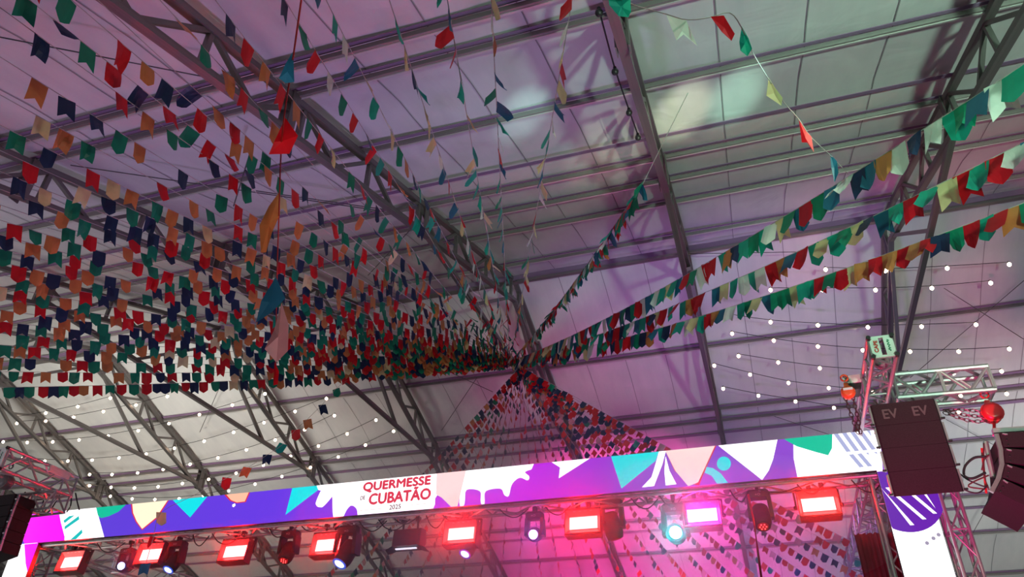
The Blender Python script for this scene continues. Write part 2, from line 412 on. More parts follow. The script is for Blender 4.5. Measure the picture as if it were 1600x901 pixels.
festoon([(1204, 453), (1285, 453), (1368, 453), (1456, 450), (1548, 442)], 'second highest festoon string at the right')
festoon([(1134, 493), (1204, 503), (1278, 508), (1356, 511), (1440, 510), (1525, 507)], 'third highest festoon string at the right, just above the green end plate')
festoon([(1144, 521), (1209, 532), (1278, 541), (1348, 547), (1422, 549), (1498, 549), (1577, 545)], 'fourth highest festoon string at the right, level with the green end plate')
festoon([(1154, 556), (1216, 566), (1281, 575), (1350, 580), (1419, 583), (1490, 583), (1565, 580)], 'fifth highest festoon string at the right, behind the green truss arm')
festoon([(1116, 571), (1172, 585), (1232, 598), (1295, 606), (1364, 613), (1432, 617), (1501, 618), (1573, 615)], 'sixth highest festoon string at the right, under the green truss arm')
festoon([(1130, 607), (1185, 618), (1243, 627), (1303, 637), (1370, 643), (1435, 646), (1498, 644), (1565, 641)], 'lowest festoon string at the right, beside the red hoist')
festoon([(1065, 400), (1250, 397)], 'pair of bulbs at the ridge end of the centre truss')
festoon([(936, 20), (961, 112), (983, 176), (997, 215)], 'unlit cable with black bulbs along the centre truss', False, 1, .9, 'unlit bulb cables')

# ------------------------------------------------------------------ bunting
HUB = Vector((-5.7, 16.96, 9.46 + CAMZ))
FWID, FHGT = 0.18, 0.235
flag_shapes = []
def flag_verts(kind, sd):
    q = random.Random(sd); nx, ny = 4, 3; v = []
    curl = q.uniform(-.03, .03); wave = q.uniform(-.013, .013); tw = q.uniform(-.2, .2); ph = q.uniform(0, 6); pinch = q.uniform(0, .05)
    if sd % 5 == 4: curl *= 2.5; tw *= 2.2; wave *= 2; pinch = .25
    for j in range(ny + 1):
        t = j / ny
        for i in range(nx + 1):
            u = i / nx * 2 - 1
            bottom = FHGT * (1 - .27 * (1 - abs(u))) if kind == 'tail' else FHGT * (.76 + .24 * (1 - abs(u)) ** .8)
            x = u * FWID / 2 * (1 - pinch * t * t); z = -bottom * t
            y = curl * t * t + wave * math.sin(u * 2.2 + ph) * (.25 + t) + .10 * tw * u * t * FWID * 4
            v.append((x, y, z))
    f = [(j * 5 + i, j * 5 + i + 1, j * 5 + i + 6, j * 5 + i + 5) for j in range(ny) for i in range(nx)]
    return v, f
_flags = {}
def flag_mesh(shape, col):
    key = (shape, col)
    if key not in _flags:
        kind = 'tail' if shape % 2 == 0 else 'point'
        v, f = flag_verts(kind, shape)
        me = bpy.data.meshes.new('flag_%s_%d' % (col, shape)); me.from_pydata(v, [], f); me.update(); me.materials.append(_paper[col])
        _flags[key] = me
    return _flags[key]
PAL_L = ['green'] * 6 + ['red'] * 6 + ['navy'] * 6 + ['orange'] * 6 + ['cream']
PAL_R = ['teal'] * 6 + ['red'] * 6 + ['cream'] * 3 + ['white'] * 3 + ['blue'] * 3 + ['green'] * 2 + ['navy', 'orange']
PAL_S = ['red'] * 7 + ['green'] + ['orange'] + ['navy'] * 5 + ['pink']  # weighted to red: magenta stage light put into the flag colours
def place_flag(p, tdir, col, parent, scale=1.0, swing=.12, twist=.08, shape=None):
    x = Vector(tdir).normalized(); down = Vector((0, 0, -1))
    if abs(x.z) > .93: x = Vector((.8, .6, x.z * .2)).normalized()
    zz = -(down - x * down.dot(x)).normalized()
    y = zz.cross(x)
    m = mat4(Vector((0, 0, 0)), x, y, zz)
    # hung by the top edge: swings about the cord and sags a little towards plumb
    m = m @ Matrix.Rotation(rnd.gauss(0, swing), 4, 'X') @ Matrix.Rotation(rnd.gauss(0, twist), 4, 'Z') @ Matrix.Rotation(rnd.gauss(0, .035), 4, 'Y')
    sc = scale * rnd.uniform(.92, 1.08)
    m = Matrix.Translation(Vector(p)) @ m @ Matrix.Diagonal((sc, sc, sc, 1))
    sh = rnd.randrange(20) if shape is None else shape
    return put(bpy.data.objects.new('flag', flag_mesh(sh, col)), m, parent)
def bunting(pts, label, pal, spacing, skip=.06, t0=.25, group='bunting strings', until=None, cord_r=.005, swing=.13, scale=1.0):
    pts = [Vector(p) for p in pts]
    r = thing('bunting_string', pts[0], label, 'bunting', group)
    sweep('cord', pts, cord_r, CORD, r, 4)
    acc = [0]
    for a, b in zip(pts[:-1], pts[1:]): acc.append(acc[-1] + (b - a).length)
    s = t0; last = None; end = acc[-1] if until is None else until
    while s < end:
        k = 0
        while acc[k + 1] < s: k += 1
        d = pts[k + 1] - pts[k]; p = pts[k] + d * ((s - acc[k]) / d.length)
        if rnd.random() > skip:
            c = rnd.choice(pal)
            if c == last: c = rnd.choice(pal)
            last = c
            place_flag(p, d, c, r, scale, swing)
        s += spacing * rnd.uniform(.8, 1.25)
    return r
def cone_hit(x, y, slope):
    d = ray(x, y).normalized(); lo, hi = 0.0, None; t = .2
    def g(t):
        q = ORG + d * t; return q.z - (HUB.z - slope * math.hypot(q.x - HUB.x, q.y - HUB.y))
    while g(t) < 0 and t < 60: lo = t; t += .2
    hi = t
    for _ in range(40):
        mid = (lo + hi) / 2
        if g(mid) < 0: lo = mid
        else: hi = mid
    return ORG + d * hi
def sagline(a, b, sag, n=14):
    return [a + (b - a) * (i / n) - Vector((0, 0, sag * 4 * (i / n) * (1 - i / n))) for i in range(n + 1)]
def fan_string(px, label, pal, spacing, slope=.29, ext=1.12, sag=.18, skip=.06, group='bunting strings', swing=.12, start=.3, scale=1.0):
    q = cone_hit(px[0], px[1], slope); B = HUB + (q - HUB) * ext
    return bunting(sagline(HUB, B, sag), label, pal, spacing, skip, start, group, swing=swing, scale=scale)
# the dense fan to the left: one string for each row
ORD = ['first', 'second', 'third', 'fourth', 'fifth', 'sixth', 'seventh', 'eighth', 'ninth', 'tenth', 'eleventh', 'twelfth', 'thirteenth', 'fourteenth', 'fifteenth', 'sixteenth', 'seventeenth', 'eighteenth',
       'nineteenth', 'twentieth', 'twenty-first', 'twenty-second', 'twenty-third', 'twenty-fourth', 'twenty-fifth', 'twenty-sixth', 'twenty-seventh', 'twenty-eighth', 'twenty-ninth', 'thirtieth']
rows_left = [600, 575, 553, 533, 514, 496, 478, 460, 441, 422, 402, 381, 359, 336, 312, 287, 259, 226, 186, 138, 78, 0, -110]
for i, y in enumerate(rows_left):
    lab = ('lowest bunting row of the left fan, its bottom edge a nearly level line' if i == 0 else
           'highest bunting string leaving through the left edge' if i == len(rows_left) - 1 else
           'string of green, red, navy and orange flags, %s up from the lowest row at left' % ORD[i - 1])
    fan_string((0, y), lab, PAL_L, (.235 + .004 * i) if i > 0 else .19, slope=.30 - .0008 * i, skip=.04 + .009 * i, start=.3 + .25 * (i % 2),
               group='bunting strings of the left fan')
for i, x in enumerate([60, 165, 260, 345]):
    fan_string((x, 0), 'sparse bunting string leaving the top edge left of the lattice truss, %s from the corner' % ORD[i], PAL_L, .33, slope=.27, skip=.2, group='bunting strings at the top left', swing=.4)
top_labels = ['bunting string leaving the top edge beside the white and navy flags', 'bunting string leaving the top edge left of the thin orange flag', 'bunting string with the green flag near the top edge left of centre',
              'bunting string crossing the roof just left of the straight vertical one', 'straight vertical bunting string in the middle of the roof', 'bunting string leaving the top edge right of the vertical one']
for (x, lb) in zip([448, 512, 610, 700, 768, 893], top_labels):
    fan_string((x, 0), lb, PAL_R if x > 500 else PAL_L + PAL_R, .33, slope=.25, ext=1.1, skip=.12, sag=.1, group='bunting strings overhead', swing=.35)
# strings to the right
q = cone_hit(1005, 286, .27); L0 = (q - HUB).length; q2 = HUB + (q - HUB) * 1.0
bunting(sagline(HUB, q2, .15) + [nearp(1035, 225, 2.2), nearp(1075, 145, 2.4)], 'short crowded bunting string ending below the centre truss', PAL_R + PAL_L[:8], .085, .03, .3, 'bunting strings to the right', until=L0, swing=.4)
for px, lb, sp in [((1600, 78), 'highest of the three crowded bunting strings running to the right edge', .155), ((1600, 203), 'middle of the three crowded bunting strings running to the right edge', .155),
                   ((1600, 300), 'lowest of the three crowded bunting strings running to the right edge', .15)]:
    fan_string(px, lb, PAL_R if px[1] < 250 else PAL_R + PAL_L, sp * 1.2, slope=.30, ext=1.12, sag=.35, skip=.03, group='bunting strings to the right', swing=.2, scale=1.28)
# the fan that falls behind the screen towards the back of the stage
NS = 27
for i in range(NS):
    az = math.radians(6 + (158 - 6) * i / (NS - 1)); sl = .66
    Rr = 10.5 if 30 < math.degrees(az) < 140 else 9.0
    B = HUB + Vector((math.cos(az) * Rr, math.sin(az) * Rr, -sl * Rr))
    A = HUB + Vector((.25, .12, -.12))
    lab = ('outermost right bunting string falling behind the screen over the stage' if i == 0 else 'outermost left bunting string falling behind the screen over the stage' if i == NS - 1
           else 'small flags falling steeply behind the screen over the stage, %s string from the right' % ORD[i])
    bunting(sagline(A, B, .12), lab, PAL_S, .19, .06, .15 + .1 * (i % 2), 'bunting strings over the stage', swing=.14, scale=.80)
# loose strings close to the viewer
near1 = [atD(905, -60, 4.3), atD(968, -2, 4.5), atD(1041, 22, 4.8), atD(1075, 31, 5.0), atD(1110, 27, 5.3), atD(1140, 20, 5.4), atD(1158, 42, 5.5), atD(1176, 82, 5.9), atD(1200, 122, 6.4), atD(1225, 160, 6.9), atD(1248, 186, 7.3), atD(1268, 215, 7.8), atD(1300, 245, 8.6), atD(1325, 272, 9.2)]
r = thing('bunting_string', near1[0], 'slack near bunting string with large green, white and red flags at the top right', 'bunting', 'loose near bunting strings')
sweep('cord', spline(near1, 3), .004, CORD, r, 4)
def pennant(pix, D, col, curl=.05):
    # a large flag built from its outline, folded along the middle
    pts = [atD(x, y, D) for x, y in pix]; n = len(pts); c = sum(pts, Vector()) / n
    nrm = (pts[1] - pts[0]).cross(pts[2] - pts[0]).normalized()
    me = [p + nrm * (curl * math.sin(i * 2.1)) for i, p in enumerate(pts)] + [c + nrm * curl * 1.6]
    raw('flag', me, [(i, (i + 1) % n, n) for i in range(n)], _paper[col], r, False)
pennant([(949, -12), (985, -2), (986, 18), (982, 27), (966, 25), (952, 8)], 4.5, 'teal', .012)
pennant([(1041, 23), (1072, 31), (1090, 72), (1068, 54), (1057, 63)], 5.0, 'white', .008)
pennant([(1110, 26), (1131, 24), (1148, 53), (1143, 64), (1128, 50)], 5.3, 'red', .012)
pennant([(1159, 41), (1170, 60), (1175, 76), (1168, 88), (1157, 79), (1155, 65)], 5.6, 'teal', .015)
pennant([(1201, 121), (1212, 137), (1222, 153), (1221, 165), (1198, 149)], 6.5, 'cream', .012)
pennant([(1248, 186), (1260, 204), (1267, 214), (1272, 238), (1262, 222), (1252, 223)], 7.4, 'red', .012)
pennant([(1297, 240), (1308, 252), (1310, 270), (1304, 285), (1299, 262)], 8.6, 'blue', .012)
r = thing('bunting_string', atD(473, -10, 3.1), 'hanging near bunting string with a big red and a long orange pennant', 'bunting', 'loose near bunting strings')
near2 = [atD(475, -30, 3.2), atD(458, 90, 3.5), atD(441, 210, 3.9), atD(436, 330, 4.4), atD(432, 470, 5.0), atD(431, 600, 6.0)]
sweep('cord', spline(near2, 4), .004, REDINK, r, 4)
pennant([(446, 184), (466, 212), (452, 240), (420, 241), (428, 222)], 3.9, 'red', .03)
pennant([(437, 299), (438, 335), (425, 362), (416, 394), (408, 395), (405, 352), (420, 322)], 4.4, 'orange', .03)
pennant([(431, 432), (446, 466), (424, 488), (400, 504), (408, 470)], 4.7, 'blue', .035)
pennant([(440, 472), (452, 508), (449, 548), (432, 566), (414, 545), (428, 515)], 4.9, 'pink', .035)
pennant([(458, 80), (460, 128), (446, 130), (436, 122), (446, 100)], 3.5, 'blue', .02)
pennant([(429, 565), (436, 580), (434, 600), (427, 602)], 5.4, 'red', .015)
near3 = [(548, 590, 18.5), (525, 607, 17.5), (503, 632, 17), (480, 655, 16.5), (462, 671, 16), (443, 693, 15.6), (418, 710, 15.3), (387, 730, 15), (355, 746, 14.6), (300, 775, 14.2), (252, 800, 13.8), (240, 838, 12.5), (228, 880, 11.5)]
r = thing('bunting_string', atD(*near3[0]), 'loose string with a few spread flags hanging across the left of the screen', 'bunting', 'loose near bunting strings')
sweep('cord', spline([atD(*q) for q in near3], 3), .004, CORD, r, 4)
for (x, y, D), col, sh in zip(near3[1:], ['green', 'navy', 'orange', 'red', 'teal', 'navy', 'orange', 'red', None, 'cream', 'red', 'blue'], [1, 0, 6, 3, 1, 4, 2, 5, 0, 7, 9, 2]):
    if col: place_flag(atD(x, y, D), (.7, .5, rnd.uniform(-.4, .4)), col, r, .98 if y < 820 else .7, .3, .5, sh)

# ------------------------------------------------------------------ stage portal with LED screen
YL = 12.5
led_cols = {}
def led(key, col, k=1.0):
    if key not in led_cols: led_cols[key] = emit('led_' + key, col, k)
    return led_cols[key]
def led_poly(name, pix, key, parent, layer=1):
    if name == 'drip_graphic' and len(pix) > 5:
        n = len(pix); sm = []
        for i in range(n):
            a, b, c, d = [Vector((*pix[(i + k) % n], 0)) for k in (-1, 0, 1, 2)]
            for k in range(4):
                t = k / 4; q = .5 * ((2 * b) + (c - a) * t + (2 * a - 5 * b + 4 * c - d) * t * t + (3 * b - a - 3 * c + d) * t ** 3); sm.append((q.x, q.y))
        pix = sm
    v = [atY(x, y, YL - .004 * layer) for x, y in pix]
    if parent is scr:
        for p in v:
            if p.z > ZT - .09: p.z = ZT
            if abs(p.z - ZB) < .05: p.z = ZB
    a = sum((v[i].x * v[(i + 1) % len(v)].z - v[(i + 1) % len(v)].x * v[i].z) for i in range(len(v)))
    if a < 0: v.reverse()
    return raw(name, v, [tuple(range(len(v)))], led_cols[key], parent)
for k, c, s in [('white', (1, .98, 1), 1.6), ('violet', (.085, .035, .78), 1.0), ('purple', (.40, .03, .80), .9), ('magenta', (1.0, .0, .92), 1.1), ('cyan', (.0, .80, .86), 1.0), ('teal', (.0, .52, .52), 1.0), ('green', (.0, .58, .36), .95),
                ('cream', (1.0, .86, .62), 1.15), ('peach', (1.0, .50, .34), 1.1), ('pinkwhite', (1.0, .70, .70), 1.1), ('red', (.75, .02, .06), 1.0), ('greyblue', (.42, .46, .74), 1.0), ('deepviolet', (.13, .015, .48), .9), ('sky', (.25, .55, .95), 1.0), ('dot', (.35, .33, .45), 1.0), ('ink', (.20, .03, .06), .8)]:
    led(k, c, s)
# true screen plane corners
XLa, XRb = atY(40, 802, YL).x, 2.03 * YL / 10
ZT = (atY(700, 738, YL).z); ZB = ZT - .655
COLW = .66
scr = thing('led_header_screen', ((XLa + XRb) / 2, YL, ZB), 'long glowing violet LED banner with pennants and drips over the stage', 'led screen')
box('cabinet', ((XLa + XRb) / 2, YL + .06, (ZT + ZB) / 2), (XRb - XLa, .11, ZT - ZB), BLACK, scr)
# base picture: violet to purple, red haze glow painted in as the magenta middle
mb, nb_, lb_, bb_ = node_mat('led_picture_haze_tint')
tcb = nb_.new('ShaderNodeTexCoord'); sxb = nb_.new('ShaderNodeSeparateXYZ'); lb_.new(tcb.outputs['Object'], sxb.inputs['Vector'])
mr = nb_.new('ShaderNodeMapRange'); mr.inputs['From Min'].default_value = XLa; mr.inputs['From Max'].default_value = XRb; lb_.new(sxb.outputs['X'], mr.inputs['Value'])
crb = nb_.new('ShaderNodeValToRGB'); crb.color_ramp.elements[0].color = (.10, .05, .66, 1); crb.color_ramp.elements[1].color = (.26, .05, .62, 1)
for pos, col in [(.36, (.14, .04, .80, 1)), (.55, (.45, .02, .82, 1)), (.64, (.62, .01, .86, 1)), (.76, (.30, .05, .66, 1))]:
    e_ = crb.color_ramp.elements.new(pos); e_.color = col
lb_.new(mr.outputs['Result'], crb.inputs['Fac']); lb_.new(crb.outputs['Color'], bb_.inputs['Emission Color']); bb_.inputs['Emission Strength'].default_value = 1.0
bb_.inputs['Base Color'].default_value = (.02, .02, .02, 1)
def quad_front(name, x0, x1, z0, z1, Y, mat, parent): return raw(name, [(x0, Y, z0), (x1, Y, z0), (x1, Y, z1), (x0, Y, z1)], [(0, 1, 2, 3)], mat, parent)
quad_front('screen', XLa, XRb, ZB, ZT, YL - .002, mb, scr)
G = lambda name, key, pix, layer=1: led_poly(name, pix, key, scr, layer)
G('graphic_block', 'white', [(92, 798), (150, 793), (163, 838), (101, 843), (101, 838), (95, 815)])
G('graphic_block', 'magenta', [(41, 803), (92, 798), (95, 815), (101, 838), (101, 843), (60, 848), (38, 850)])
for pp in ([(99, 813), (108, 806), (117, 804.5), (101, 817)], [(101, 822), (123, 805.5), (124, 811), (101, 827)], [(110, 842), (128, 826.5), (129, 832), (119, 841)]): G('stripe_graphic', 'teal', pp, 2)
G('pennant_graphic', 'green', [(150, 793), (196, 790), (185, 799), (170, 806), (158, 809), (153, 805)], 2)
G('pennant_graphic', 'red', [(204, 789), (263, 784), (246, 809), (222, 828), (212, 815), (206, 801)], 1); G('pennant_graphic', 'cream', [(206, 789), (261, 784.5), (244, 808), (222, 826), (213.5, 814), (208, 801)], 2)
G('pennant_graphic', 'cyan', [(269, 783.5), (323, 779), (297, 808)])
G('pennant_graphic', 'red', [(350, 775), (390, 771.5), (384, 784), (370, 786), (359, 782)], 1); G('pennant_graphic', 'peach', [(353, 775), (388, 772), (382.5, 783), (370, 784.5), (361, 781)], 2)
G('drip_graphic', 'white', [(363, 788), (367, 786), (368, 789), (365, 792), (363, 791)], 2); G('drip_graphic', 'white', [(395, 771), (410, 770), (402, 774)], 2)
G('pennant_graphic', 'cyan', [(456, 766), (507, 761), (446, 804)])
G('drip_graphic', 'white', [(505, 761), (513, 768), (520, 773), (506, 790), (500, 792), (495, 790), (494, 783)])
G('drip_graphic', 'white', [(505, 761), (683, 745), (680, 778), (668, 794), (575, 804), (561, 803), (556, 793), (547, 790), (534, 806), (521, 807), (519, 773), (513, 768)], 2)
G('pennant_graphic', 'pinkwhite', [(682, 745), (728, 741), (715, 788), (705, 789), (690, 777), (681, 772)], 3)
G('drip_graphic', 'white', [(728, 741), (829, 731), (820, 737), (827, 744), (824, 750), (812, 746), (800, 756), (795, 774), (788, 773), (782, 763), (759, 767), (757, 784), (751, 783), (750, 767), (729, 765), (726, 785), (720, 787), (718, 780)], 2)
G('pennant_graphic', 'white', [(862, 727), (922, 721), (873, 747), (875, 730)])
G('pennant_graphic', 'cyan', [(955, 718), (1030, 710.5), (1024, 720), (971, 763)])
G('ray_graphic', 'white', [(1030, 710), (1041, 709), (1035, 725), (1022, 759), (1003, 761), (1018, 745), (1025, 722)], 2); G('ray_graphic', 'white', [(1040, 712), (1046, 735), (1057, 756), (1040, 758), (1038, 735)], 2)
G('pennant_graphic', 'red', [(1040, 709), (1120, 701), (1098, 743), (1092, 754), (1074, 755), (1054, 735)], 2); G('pennant_graphic', 'pinkwhite', [(1040, 709), (1118, 701.5), (1096, 742), (1091, 753), (1075, 755), (1055, 735)], 3)
G('disc_graphic', 'cyan', [(1131 + 11 * math.cos(a * math.pi / 12), 724 + 11 * math.sin(a * math.pi / 12)) for a in range(24)], 2)
G('arc_graphic', 'cyan', [(1104, 729), (1114, 731), (1126, 739), (1137, 750), (1120, 752), (1112, 743), (1101, 738)], 4)
G('pennant_graphic', 'white', [(1123, 701), (1216, 693), (1208, 717), (1201, 735), (1190, 745), (1175, 737)], 2)
G('graphic_block', 'white', [(1241, 691), (1376, 678), (1380, 736), (1246, 745), (1240, 715)], 1)
G('pennant_graphic', 'green', [(1226, 692), (1302, 684), (1300, 700), (1294, 711), (1275, 706), (1245, 697)], 2)
for i in range(5):
    x = 1304 + i * 13
    for (ya, yb) in ((0, 22), (26, 46)):
        G('stripe_graphic', 'greyblue', [(x + ya * .85, 684 + ya - i * 1.2), (x + 7 + ya * .85, 683 + ya - i * 1.2), (x + 7 + yb * .85, 683 + yb - i * 1.2), (x + yb * .85, 684 + yb - i * 1.2)] if x + 7 + yb * .85 < 1376 else
          [(x + ya * .85, 684 + ya - i * 1.2), (x + 5 + ya * .85, 683 + ya - i * 1.2), (x + 6 + ya * .85, 687 + ya - i * 1.2)], 2)
# the title
def title(body, a, b, hpx, key='red', bold=.012, layer=4):
    Yt = YL - .004 * layer
    pa, pb = atY(a[0], a[1], Yt), atY(b[0], b[1], Yt); pt = atY(a[0], a[1] - hpx, Yt)
    text_mesh('lettering', body, led_cols[key], scr, pa, pb - pa, Vector((0, 0, 1)), (pb - pa).length, (pt - pa).length, bold)
title('QUERMESSE', (567, 769.5), (672, 758.5), 15)
title('CUBATÃO', (576, 788), (672, 779), 20)
title('DE', (563, 781), (570, 780), 6, 'ink', .003)
title('2025', (608, 796), (626, 794), 7, 'ink', .003)
for a, b in (((562, 797), (602, 793)), ((642, 788), (672, 785))):
    G('underline_graphic', 'pinkwhite', [a, b, (b[0], b[1] + 1.2), (a[0], a[1] + 1.2)], 4)
# side columns of the screen
def column(name, x0, x1, label):
    r = thing(name, ((x0 + x1) / 2, YL, 0), label, 'led screen')
    box('cabinet', ((x0 + x1) / 2, YL + .06, ZB / 2), (x1 - x0, .11, ZB), BLACK, r)
    quad_front('screen', x0, x1, 0.05, ZB, YL - .002, led_cols['white'], r)
    return r
cr = column('led_column_screen', XRb - COLW, XRb, 'bright white LED column with a striped purple disc at the right of the stage')
cx, cy, R0 = 1412, 776, 46
pts = []
x_l, x_r = XRb - COLW, XRb
cc = atY(cx, cy, YL); rad = .53
for a in range(48):
    t = 2 * math.pi * a / 48; X = cc.x + rad * math.cos(t); Z = cc.z + rad * math.sin(t)
    if Z <= ZB: pts.append((max(X, x_l), YL - .006, Z))
pts = sorted(pts, key=lambda p: math.atan2(p[2] - (cc.z - .2), p[0] - cc.x))
dd = raw('disc_graphic', pts, [tuple(range(len(pts)))], led_cols['deepviolet'], cr)
for i, off in enumerate((-.34, -.10, .12, .34)):
    a0 = Vector((cc.x + off - .12, YL - .010, cc.z + .16)); dv = Vector((.42, 0, -.56)); w = Vector((.055, 0, 0))
    q = [a0, a0 + w, a0 + w + dv * (1.05 - .13 * i), a0 + dv * (1.05 - .13 * i)]
    q = [Vector((min(max(p.x, x_l), x_r), p.y, min(p.z, ZB))) for p in q]
    raw('stripe_graphic', q, [(3, 2, 1, 0)], led_cols['white'], cr)
for (x, y) in ((1448.5, 848), (1458.5, 840.5), (1466.5, 835)):
    c0 = atY(x, y, YL - .006); raw('dot_graphic', [c0 + Vector((.028 * math.cos(k * .524), 0, .028 * math.sin(k * .524))) for k in range(12)], [tuple(range(12))], led_cols['dot'], cr)
cl = column('led_column_screen', XLa, XLa + COLW, 'bright white and magenta LED column at the left of the stage')
led_poly('graphic_block', [(38, 850), (60, 848), (43, 893), (40, 880)], 'magenta', cl, 2)
led_poly('graphic_block', [(41, 803), (38, 850), (30, 828)], 'magenta', scr, 2)

# ------------------------------------------------------------------ aluminium box trusses
def box_truss(name, p0, p1, side, upv, w, h, label, group, panel=.5, r0=.026, r1=.014, mat=ALU, plates=()):
    p0, p1 = Vector(p0), Vector(p1); side = Vector(side).normalized(); upv = Vector(upv).normalized()
    r = thing(name, p0, label, 'truss', group)
    ax = (p1 - p0); L = ax.length; ax.normalize()
    cs = [(-1, -1), (1, -1), (1, 1), (-1, 1)]
    off = [side * (a * w / 2) + upv * (b * h / 2) for a, b in cs]
    for o in off: tube('chord', p0 + o, p1 + o, r0, mat, r)
    n = max(1, round(L / panel)); dl = L / n
    for fi in range(4):
        a, b = off[fi], off[(fi + 1) % 4]
        for k in range(n):
            s, t = (a, b) if k % 2 == 0 else (b, a)
            tube('brace', p0 + ax * (k * dl) + s, p0 + ax * ((k + 1) * dl) + t, r1, mat, r)
            if k % 4 == 0: tube('batten', p0 + ax * (k * dl + .015) + a, p0 + ax * (k * dl + .015) + b, r1, mat, r)
        tube('batten', p1 + a - ax * .015, p1 + b - ax * .015, r1, mat, r)
    return r
TB = ZB - .02                       # underside of the header truss
XA, XB = XLa + .35, XRb - .55
hdr = box_truss('stage_truss', (XA, YL + .37, TB + .2), (XB, YL + .37, TB + .2), (0, 1, 0), (0, 0, 1), .46, .42, 'long aluminium box truss under the LED banner carrying the stage lights', 'stage trusses', .48, .03, .018)
box_truss('stage_truss', (XB - .02, YL + .7, TB + .2), (XB - .02, 20, TB + .2), (1, 0, 0), (0, 0, 1), .34, .4, 'aluminium box truss running back from the right corner of the stage', 'stage trusses', .5)
box_truss('stage_truss', (XA + .02, YL + .7, TB + .2), (XA + .02, 20, TB + .2), (1, 0, 0), (0, 0, 1), .34, .4, 'aluminium box truss running back from the left corner of the stage', 'stage trusses', .5)
for X, w in ((XB - .02, 'right'), (XA + .02, 'left')):
    box_truss('stage_tower', (X, YL + .37, 0), (X, YL + .37, TB - .03), (1, 0, 0), (0, 1, 0), .36, .4, 'upright aluminium tower carrying the front %s corner of the stage truss' % w, 'stage towers', .45)
    box_truss('stage_tower', (X, 20.25, 0), (X, 20.25, TB + .4), (1, 0, 0), (0, 1, 0), .36, .4, 'upright aluminium tower at the back %s corner of the stage' % w, 'stage towers', .6)
# black drape hanging beside the right tower, red stage light painted into its colour
dr = []
dxa, dxb = atY(1338, 850, 13.5).x, atY(1404, 850, 13.5).x
for i in range(31):
    t = i / 30
    for z in (atY(1370, 832, 13.5).z, 0.02): dr.append((dxa + (dxb - dxa) * t, 13.5 + .05 * math.sin(i * 1.5) + .03 * math.sin(i * 3.7), z))
REDLIT = plain('red_lit_drape', (0.62, 0.02, 0.09), 0.85, 0, 0.3, 4)
tag(raw('stage_drape', dr, [(2 * i, 2 * i + 1, 2 * i + 3, 2 * i + 2) for i in range(30)], REDLIT, None, True), 'black side drape, red stage light painted in, behind the right stage tower', 'drape')

# ------------------------------------------------------------------ stage fixtures
YF = YL + .55
STROBE = emit('strobe_red_white', (1.0, .0115, .0115), 125)
STROBEP = emit('strobe_pink_white', (1.0, .012, .30), 120)
RED_LED = emit('red_led', (1.0, .05, .05), 6)
REFL = plain('added_strobe_reflector', (0.24, 0.22, 0.22), 0.35, 0.2)  # added ring that catches the panel's red, stands in for lens bloom
def hook(r, x, z0, z1):
    tube('clamp', (x, YF, z0), (x, YF, z1), .022, BLACK, r); box('clamp_jaw', (x, YF, z1), (.07, .1, .09), BLACK, r)
def strobe(px, label, mat, w=.52, h=.235, lit=True, tilt=8):
    c = atY(px[0], px[1], YF - .12); z = c.z
    r = thing('strobe_light', (c.x, YF, z - .25), label, 'stage light', 'red strobe panels under the header truss')
    rot = Matrix.Rotation(math.radians(-tilt), 3, 'X')
    P = lambda x, y, zz: Vector((c.x, YF, z)) + rot @ Vector((x, y, zz))
    def ring(hw, hh, y): return [P(-hw, y, -hh), P(hw, y, -hh), P(hw, y, hh), P(-hw, y, hh)]
    loft('housing', [ring(w * .40, h * .75, .20), ring(w * .60, h * 1.0, .10), ring(w * .62, h * 1.02, -.12), ring(w * .60, h * .90, -.12), ring(w * .5, h * .5, -.03)], BLACK, r, False, True)
    loft('added_reflector', [ring(w * .595, h * .885, -.123), ring(w * .505, h * .505, -.036)], REFL, r, False, False)
    loft('panel', [ring(w * .485, h * .47, -.040), ring(w * .485, h * .47, -.048)], mat, r)
    for s in (-1, 1):
        beam('yoke', P(s * w * .66, .03, -.02), P(s * w * .66, .05, h * 1.25), .03, .05, BLACK, r)
        ball('tilt_knob', P(s * w * .70, .03, 0), (.05, .07, .07), BLACK, r)
    beam('yoke', P(-w * .66, .05, h * 1.25), P(w * .66, .05, h * 1.25), .04, .03, BLACK, r)
    hook(r, c.x - .1, z + h * 1.25, TB + .02); hook(r, c.x + .1, z + h * 1.25, TB + .02)
    for k in range(4): box('indicator', P(-.15 + k * .1, -.105, h * .82), (.045, .008, .012), MARK, r)
    return c
SPOS = [(108, 877), (232, 865), (364, 860), (509, 850), (718, 832), (910, 815), (1096, 803), (1279, 786)]
SLAB = ['leftmost glowing red strobe panel beside the left stage tower', 'red strobe panel between the two leftmost moving heads', 'red strobe panel with a pointed bracket, third from the left',
        'red strobe panel beside the big black moving head, fourth from the left', 'red strobe panel below the banner title right of the dark panel', 'brightest red strobe panel in the middle of the stage',
        'pink strobe panel above the cyan moving head', 'rightmost red strobe panel near the right stage tower']
for p, lb_t in zip(SPOS, SLAB):
    c = strobe(p, lb_t, STROBEP if 'pink' in lb_t else STROBE)
